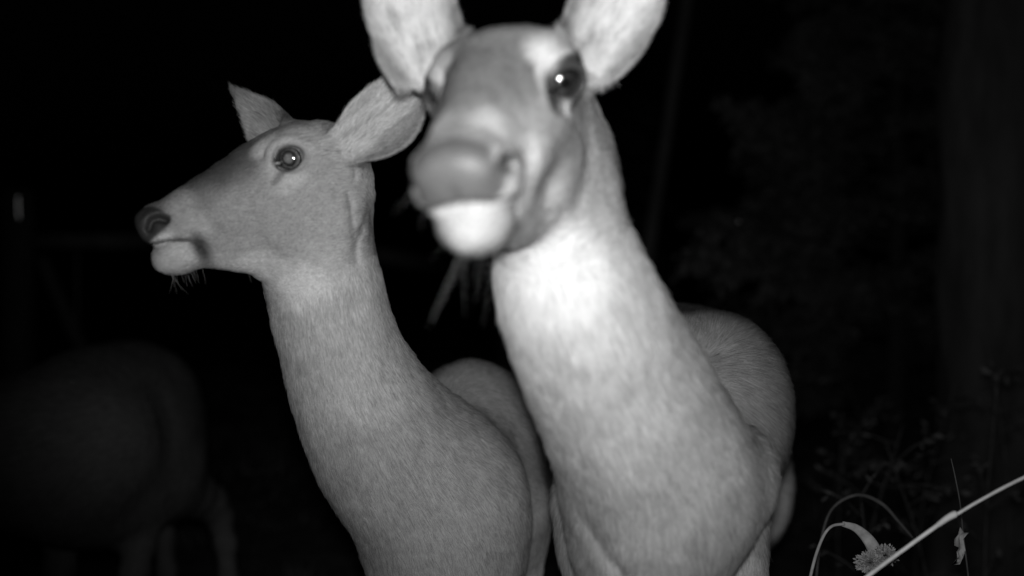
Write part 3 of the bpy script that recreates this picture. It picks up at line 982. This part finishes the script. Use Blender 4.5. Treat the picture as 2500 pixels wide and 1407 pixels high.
# ---- evergreen trees and saplings
def leaf_cloud(centres, dirs, n_per, size, spread):
    n = len(centres) * n_per
    C_ = np.repeat(centres, n_per, 0) + rng.normal(0, spread, (n, 3))
    D = np.repeat(dirs, n_per, 0) + rng.normal(0, .55, (n, 3)); D /= np.linalg.norm(D, axis=1)[:, None]
    R = rng.normal(0, 1, (n, 3)); S = np.cross(D, R); S /= np.linalg.norm(S, axis=1)[:, None]
    L = rng.uniform(.6, 1.3, (n, 1)) * size; W = L * .22
    V = np.stack([C_, C_ + D * L * .5 + S * W, C_ + D * L, C_ + D * L * .5 - S * W], 1).reshape(-1, 3)
    return V, np.arange(n * 4).reshape(n, 4)

def evergreen(x, y, h, r, label, n_br=60, zmin=.3, leaf=.035, dens=7, side=None, trunk_r=.045, sprays=()):
    root = empty('evergreen_tree', (x, y, 0), label, 'tree', 'evergreens on the right')
    tp = [(x, y, -.05), (x + .02, y, h * .4), (x + .0, y + .03, h * .8), (x, y, h)]
    p, rr = spline(tp, [trunk_r, trunk_r * .7, trunk_r * .3, .004], 5)
    t = link_obj('trunk', tube_mesh('trunk', [(p, rr)], 12), root); t.data.materials.append(M_TWIG)
    paths = []; cs = []; ds = []
    for i in range(n_br):
        z = zmin + (h - zmin) * (i + .5) / n_br
        a = i * 2.399 + random.uniform(-.4, .4)
        if side is not None and random.random() < .5: a = side + random.uniform(-.9, .9)
        L = r * (1 - z / h * .75) * random.uniform(.65, 1.15)
        dx, dy = math.cos(a), math.sin(a)
        pts = [np.array([x, y, z]), np.array([x + dx*L*.4, y + dy*L*.4, z + .06*L]), np.array([x + dx*L*.8, y + dy*L*.8, z - .06*L]), np.array([x + dx*L, y + dy*L, z - random.uniform(.05, .4)*L])]
        z += random.uniform(-.04, .04)
        q, qr = spline(pts, [.014, .009, .004, .0015], 5)
        paths.append((q, qr))
        for j in range(3, len(q)):
            for sgn in (-1, 1):
                tl = L * .30 * (1.1 - j / len(q)) * random.uniform(.6, 1.2) + .04
                d = nrm(np.array([dx * .7 - sgn * dy, dy * .7 + sgn * dx, random.uniform(-.5, .05)]))
                e = q[j] + d * tl
                paths.append((np.array([q[j], (q[j] + e) / 2 + (0, 0, -.004), e + (0, 0, -.012)]), [.003, .002, .001]))
                m = max(2, int(tl / .03))
                for k in range(m + 1):
                    cs.append(q[j] + d * tl * k / m); ds.append(d + (0, 0, -.35))
    for st, tip in sprays:                      # long near boughs with hanging twigs
        st, tip = np.asarray(st), np.asarray(tip)
        L = np.linalg.norm(tip - st); dd = (tip - st) / L
        pts = [st, st + (tip - st) * .4 + (0, 0, .05), st + (tip - st) * .75 + (0, 0, .045), tip]
        q, qr = spline(pts, [.012, .007, .004, .0015], 7)
        paths.append((q, qr))
        for j in range(6, len(q)):
            for sgn in (-1, 1):
                if random.random() < .15: continue
                tl = .16 * (1.15 - j / len(q)) * random.uniform(.5, 1.2) + .03
                d = nrm(dd * .8 + np.array([0, sgn * .5, random.uniform(-.9, .15)]))
                e = q[j] + d * tl
                paths.append((np.array([q[j], (q[j] + e) / 2 + (0, 0, -.004), e + (0, 0, -.012)]), [.0025, .0018, .001]))
                m = max(2, int(tl / .02))
                for k in range(m + 1):
                    cs.append(q[j] + d * tl * k / m); ds.append(d + (0, 0, -.3))
    bo = link_obj('branches', tube_mesh('branches', paths, 4), root); bo.data.materials.append(M_TWIG)
    V, Q = leaf_cloud(np.array(cs), np.array(ds), dens, leaf, .010)
    f = link_obj('foliage', quad_mesh('foliage', V, Q), root); f.data.materials.append(M_NEEDLE)
    return root
ev = at(2180, 703, 4.2)
evergreen(ev[0], ev[1], 3.6, 1.05, 'evergreen with drooping feathery branches reaching left towards the nearest doe', 74, .35, side=math.pi,
          sprays=[(at(2180, 480, 4.15), at(1795, 262, 3.4)), (at(2180, 520, 4.15), at(1822, 325, 3.5)), (at(2180, 690, 4.15), at(1742, 560, 3.2)), (at(2180, 720, 4.15), at(1692, 622, 3.2)), (at(2180, 740, 4.15), at(1775, 655, 3.1)), (at(2180, 300, 4.15), at(1985, 150, 3.5))])
evergreen(2.75, 5.4, 4.2, 1.3, 'dim evergreen standing farther back behind the feathery one', 70, .3)
evergreen(.9, 8.6, 3.0, .9, 'small far evergreen barely seen between the nearest doe and the pole', 50, .3, dens=4)

def trunk(name, pts, label, seg=20, wob=.02, mat=None):
    p, rr = curve_pts(pts, 8)
    me = tube_mesh('trunk', [(p, rr)], seg)
    co = np.zeros((len(me.vertices), 3), np.float32); me.vertices.foreach_get('co', co.ravel())
    co = co + (vnoise(co * (1, 1, .35), 9)[:, None] * wob + vnoise(co * (1, 1, .3), 30)[:, None] * wob * .35) * np.array([1, .6, 0])
    me.vertices.foreach_set('co', co.astype(np.float32).ravel())
    o = link_obj(name, me); o.data.materials.append(mat or M_BARK)
    tag(o, label, 'tree')
    return o
rt = at(2440, 703, 3.1)
trunk('tree_trunk', [(rt[0], rt[1], -.05, .24), (rt[0], rt[1], .3, .185), (rt[0] - .02, rt[1], 1.2, .165), (rt[0], rt[1], 2.4, .155), (rt[0] + .05, rt[1], 4.5, .13)], 'broad rough tree trunk filling the dim right edge', 36, .022)
a0 = at(1688, -60, 6.0); a1 = at(1600, 500, 6.0)
dr = (a1 - a0)
g0 = a1 + dr * (a1[2] / -dr[2])
tp0 = a0 - dr * .9
trunk('sapling', [(*g0, .045), (*(g0 + (a1 - g0) * .5), .040), (*a1, .037), (*a0, .034), (*tp0, .02)], 'slim bare sapling leaning right behind the nearest doe', 12, .006, M_WOOD)

# ---- wooden brace fence at the left and in the middle
def post(px, d, r, ztop, label):
    c = at(px, 703, d)
    p = [(c[0], c[1], -.05), (c[0], c[1], ztop * .5), (c[0] + .004, c[1], ztop - .015), (c[0] + .004, c[1], ztop)]
    me = tube_mesh('post', [(p, [r, r * .97, r * .95, r * .86])], 24)
    co = np.zeros((len(me.vertices), 3), np.float32); me.vertices.foreach_get('co', co.ravel())
    co = co + vnoise(co * (1, 1, .2), 22)[:, None] * np.array([.005, .005, 0])
    me.vertices.foreach_set('co', co.astype(np.float32).ravel())
    o = link_obj('fence_post', me); o.data.materials.append(M_WOOD)
    tag(o, label, 'fence post', 'posts of the wooden fence')
    return c
A = post(43, 4.5, .070, 1.40, 'thick round fence post at the left edge carrying a reflective strip')
Bp = post(800, 4.6, .070, 1.34, 'fence post hidden behind the head of the sharp doe')
Cp = post(1232, 7.6, .055, 1.15, 'thin far fence post in the gap between the two standing does')
def rail(p0, p1, r, label, cat='fence rail', mat=None, sag=0):
    p0, p1 = np.asarray(p0, float), np.asarray(p1, float)
    pts = [p0 + (p1 - p0) * t - np.array([0, 0, sag * 4 * t * (1 - t)]) for t in np.linspace(0, 1, 9)]
    me = tube_mesh('rail', [(pts, r)], 14)
    co = np.zeros((len(me.vertices), 3), np.float32); me.vertices.foreach_get('co', co.ravel())
    co = co + vnoise(co * (.3, 1, 1), 18)[:, None] * np.array([0, .004, .004])
    me.vertices.foreach_set('co', co.astype(np.float32).ravel())
    o = link_obj('fence_rail', me); o.data.materials.append(mat or M_WOOD)
    return tag(o, label, cat)
rail((A[0] + .067, A[1], 1.166), (Bp[0] - .076, Bp[1], 1.166), .037, 'horizontal round rail running right from the left edge post')
rail((Bp[0] + .076, Bp[1], 1.13), (Cp[0] - .03, Cp[1], 1.05), .045, 'far rail seen faintly between the two standing does')
rail((A[0] + .10, A[1] + .02, 1.09), (A[0] + .40, A[1] + .01, .42), .030, 'slanting brace under the horizontal rail by the left post', 'fence brace')
w0 = at(188, 612, 4.42); w1 = at(190, 860, 4.42)
rail(w0, (w1[0], w1[1], .0), .008, 'thin upright stake below the rail near the left edge', 'stake')
# reflective strip nailed to the post
m, nt, b = new_mat('reflective_tape')
n = noise(nt, 160, 3)
nt.links.new(ramp(nt, n.outputs[0], .35, 1.0, .35, .6), b.inputs['Base Color'])
b.inputs['Metallic'].default_value = 1.0; b.inputs['Roughness'].default_value = .25
m2 = m
c = at(61, 510, 4.5)
th0 = math.atan2(c[1] * 0 - .075, (c[0] - A[0]))
V = []; Qd = []
zs_ = np.linspace(c[2] - .062, c[2] + .062, 9)
for i, zz in enumerate(zs_):
    for k, xx in enumerate((-.015, .015)):
        yy = -math.sqrt(max(.075 ** 2 - (c[0] + xx - A[0]) ** 2, .0004)) - .004
        yy -= .07 * (zz - c[2]); V.append((c[0] + xx, A[1] + yy, zz)); V.append((c[0] + xx, A[1] + yy + .003, zz))
for i in range(8):
    o4 = i * 4
    Qd += [(o4, o4 + 2, o4 + 6, o4 + 4), (o4 + 1, o4 + 5, o4 + 7, o4 + 3), (o4, o4 + 4, o4 + 5, o4 + 1), (o4 + 2, o4 + 3, o4 + 7, o4 + 6)]
Qd += [(0, 1, 3, 2), (32, 34, 35, 33)]
o = link_obj('reflective_strip', quad_mesh('strip', np.array(V), np.array(Qd))); o.data.materials.append(m2)
tag(o, 'small bright reflective strip on the left edge fence post', 'reflector')

# ---- near stems at the lower right
def stem(name, pts, label, mat, cat='plant stem', seg=10, flat=None, parent=None, group=None):
    p, rr = curve_pts(pts, 7)
    o = link_obj(name, tube_mesh(name, [(p, rr)], seg, flat), parent)
    o.data.materials.append(mat)
    if parent is None: tag(o, label, cat, group)
    return o
def P4(px, py, d, r): return (*at(px, py, d), r)
cane = empty('cane', (at(1500, 1407, 1.1)[0], 1.22, 0), 'pale straight cane with a swollen joint slanting across the lower right corner', 'plant stem')
stem('stalk', [(at(1500, 1407, 1.1)[0], 1.22, -.01, .0036), P4(1500, 1950, 1.190, 0.00271), P4(1800, 1650, 1.152, 0.00257), P4(1990, 1505, 1.126, 0.00241), P4(2128, 1400, 1.114, 0.00234), P4(2230, 1325, 1.101, 0.00226), P4(2300, 1275, 1.101, 0.00241)], '', M_CANE, parent=cane)
stem('joint', [P4(2290, 1282, 1.101, 0.00271), P4(2312, 1266, 1.101, 0.00347), P4(2330, 1256, 1.101, 0.00377), P4(2336, 1254, 1.101, 0.00257)], '', M_CANE, parent=cane)
stem('shoot', [P4(2326, 1262, 1.101, 0.00181), P4(2400, 1218, 1.101, 0.00181), P4(2500, 1166, 1.114, 0.00196), P4(2700, 1075, 1.152, 0.00166), P4(2950, 1010, 1.216, 0.00106)], '', M_CANE, parent=cane)

bl = empty('curled_blade', (at(1880, 1407, 1.25)[0], 1.25, 0), 'curled dry grass blade arching over to a shaggy seed head beside the cane', 'dry plant')
stem('stem', [(at(1880, 1407, 1.25)[0], 1.25, -.01, .0026), P4(1900, 2000, 1.254, 0.00196), P4(1940, 1600, 1.254, 0.00196), P4(1978, 1410, 1.254, 0.00196), P4(2003, 1325, 1.254, 0.00196), P4(2028, 1287, 1.254, 0.00181), P4(2062, 1279, 1.254, 0.00196)], '', M_DRY, parent=bl)
stem('blade', [P4(2056, 1279, 1.254, .0008), P4(2090, 1290, 1.254, 0.00131), P4(2120, 1318, 1.24, 0.00189), P4(2138, 1350, 1.24, 0.00213), P4(2146, 1376, 1.24, 0.00131)], '', M_DRY, parent=bl, flat=4.0)
hd_c = at(2137, 1368, 1.23)
V = []; n = 1500
D = rng.normal(0, 1, (n, 3)); D /= np.linalg.norm(D, axis=1)[:, None]
R0 = D * (1 + .35 * vnoise(D * 1.0, 2.2))[:, None] * np.array([.014, .011, .010]) * (rng.random((n, 1)) ** .4)
off3 = np.where(rng.random((n, 1)) < .35, np.array([[.012, 0, .006]]), np.array([[-.006, 0, -.003]]))
Lh = rng.uniform(.003, .0055, (n, 1)); S_ = np.cross(D, rng.normal(0, 1, (n, 3))); S_ /= np.linalg.norm(S_, axis=1)[:, None]
b0 = hd_c + R0 + off3
V = np.stack([b0, b0 + D * Lh * .5 + S_ * .0014, b0 + D * Lh, b0 + D * Lh * .5 - S_ * .0014], 1).reshape(-1, 3)
o = link_obj('seed_head', quad_mesh('seed_head', V, np.arange(n * 4).reshape(n, 4)), bl); o.data.materials.append(M_DRY)

stem('arching_stem', [(at(1960, 1407, 1.45)[0], 1.45, -.01, .0022), P4(1975, 1700, 1.45, 0.00180), P4(1990, 1450, 1.45, 0.00180), P4(2003, 1330, 1.45, 0.00180), P4(2030, 1245, 1.45, 0.00197), P4(2090, 1209, 1.45, 0.00246), P4(2150, 1228, 1.45, 0.00279), P4(2195, 1275, 1.45, 0.00213), P4(2230, 1315, 1.45, 0.00115)], 'faint thin stem arching above the curled dry blade', M_WEED)

def crumpled(name, outline, d, thick, mat, parent):
    """a dry leaf with its own folds and thickness"""
    pts = np.array([at(px, py, d) for px, py in outline])
    c = pts.mean(0); n = len(pts); V = []; Qd = []
    rings = 5
    for s_ in (-1, 1):
        for k in range(rings + 1):
            t = k / rings
            for p in pts:
                q = c + (p - c) * t
                y = .006 * math.sin(q[2] * 330) * t + .004 * math.sin(q[0] * 420 + 1) + s_ * thick / 2 * (1 if k < rings else .2)
                V.append((q[0], q[1] + y, q[2]))
    for s_ in (0, 1):
        o0 = s_ * (rings + 1) * n
        for k in range(rings):
            for j in range(n):
                f = (o0 + k*n+j, o0 + k*n+(j+1) % n, o0 + (k+1)*n+(j+1) % n, o0 + (k+1)*n+j)
                Qd.append(f if s_ else f[::-1])
    o0 = rings * n; o1 = o0 + (rings + 1) * n
    for j in range(n): Qd.append((o0 + j, o0 + (j+1) % n, o1 + (j+1) % n, o1 + j))
    o = link_obj(name, quad_mesh(name, np.array(V), np.array(Qd)), parent); o.data.materials.append(mat)
    return o
hl_ = empty('hanging_leaf', (at(2340, 1407, 1.25)[0], 1.25, 0), 'withered leaf hanging from a thin upright stem just right of the cane joint', 'dry plant')
stem('stem', [(at(2400, 1407, 1.27)[0], 1.27, -.01, .0014), P4(2385, 1700, 1.27, .0013), P4(2368, 1450, 1.26, .0012), P4(2352, 1310, 1.26, .0010), P4(2344, 1230, 1.25, .0009), P4(2332, 1165, 1.25, .0008), P4(2322, 1120, 1.25, .0005)], '', M_WEED, parent=hl_)
crumpled('leaf', [(2346, 1288), (2352, 1300), (2358, 1297), (2356, 1318), (2358, 1345), (2352, 1362), (2340, 1376), (2326, 1382), (2336, 1366), (2338, 1350), (2333, 1332), (2326, 1330), (2331, 1318), (2342, 1309)], 1.245, .0012, M_DRY, hl_)

# dim weeds behind, each a plant with stem and leaves
def weed(x, y, h, lean, label, nl=7, group='dim weeds at the lower right', r=.0022):
    z0 = float(heights(np.array([x]), np.array([y]))[0])
    root = empty('weed', (x, y, z0), label, 'weed', group)
    p0 = np.array([x, y, z0 - .01]); tip = np.array([x + lean * h, y + random.uniform(-.1, .1), z0 + h])
    mid = (p0 + tip) / 2 + np.array([-lean * h * .25, 0, h * .08])
    p, rr = spline([p0, mid, tip], [r, r * .8, r * .4], 6)
    paths = [(p, rr)]; cs = []; ds = []
    for i in range(nl):
        k = random.randint(3, len(p) - 1)
        d = nrm([random.uniform(-1, 1), random.uniform(-.6, .6), random.uniform(-.1, .7)])
        L = random.uniform(.05, .14)
        e = p[k] + d * L; paths.append((np.array([p[k], (p[k] + e) / 2 + (0, 0, .008), e]), [r * .6, r * .5, r * .3]))
        for t in (.5, .8, 1.0): cs.append(p[k] + d * L * t); ds.append(d + (0, 0, -.4))
    s_ = link_obj('stem', tube_mesh('stem', paths, 5), root); s_.data.materials.append(M_WEED)
    V, Q = leaf_cloud(np.array(cs), np.array(ds), 2, .022, .004)
    f = link_obj('leaves', quad_mesh('leaves', V, Q), root); f.data.materials.append(M_WEED)
WL = [(2052, 2.3, .60, .05, 'forked dim weed just right of the flank of the nearest doe'),
      (2085, 2.1, .66, .16, 'dim weed standing left of the arching stem top'),
      (2135, 1.8, .58, -.08, 'dim weed rising right behind the seed head'),
      (2215, 2.4, .72, .12, 'dim weed with spread leaves above the cane middle'),
      (2290, 2.0, .64, -.18, 'dim weed leaning left over the cane joint'),
      (2410, 1.9, .78, .08, 'tall dim weed below the broad trunk'),
      (2470, 2.3, .84, -.10, 'tallest dim weed at the right edge of the picture'),
      (2380, 2.6, .70, .15, 'dim weed between the cane joint and the broad trunk'),
      (2000, 2.8, .62, .2, 'far dim weed behind the flank of the nearest doe'),
      (2170, 3.0, .66, -.2, 'far dim weed at the foot of the feathery evergreen')]
for px, d, h, le, lb in WL:
    c = at(px, 703, d); weed(c[0], d, h, le, lb, 9)
for px, d, h, le, lb in [(545, 3.0, .42, .45, 'dim grass-like weed just right of the left deer hind leg'), (610, 3.2, .40, .55, 'dim weed leaning right below the neck of the sharp doe')]:
    c = at(px, 703, d); weed(c[0], d, h, le, lb, 5, 'dim weeds behind the left deer')

# ---- metal drop added for a glint at a twig tip
dp = at(1803, 541, 2.9)
dm, nt, b = new_mat('metal_bead')
b.inputs['Base Color'].default_value = (.9, .9, .9, 1); b.inputs['Metallic'].default_value = 1.0; b.inputs['Roughness'].default_value = .36
o = link_obj('metal_bead', uv_sphere('bead', .0065, 20, 14)); o.scale = (1.1, 1, .7); o.location = dp
o.data.materials.append(dm)
tag(o, 'tiny bright metal drop glinting among the dark branches right of the nearest doe', 'water drop')
tw = at(1990, 600, 3.7)
trunkless = [(*tw, .004), (*((tw + dp) / 2 + (0, 0, .01)), .003), (*(dp + (0, .004, -.006)), .0015)]
stem('twig', [(*(at(2120, 640, 4.1)), .005)] + trunkless, 'thin dark twig reaching left with a bright bead on its tip', M_BARK, 'twig', 6)
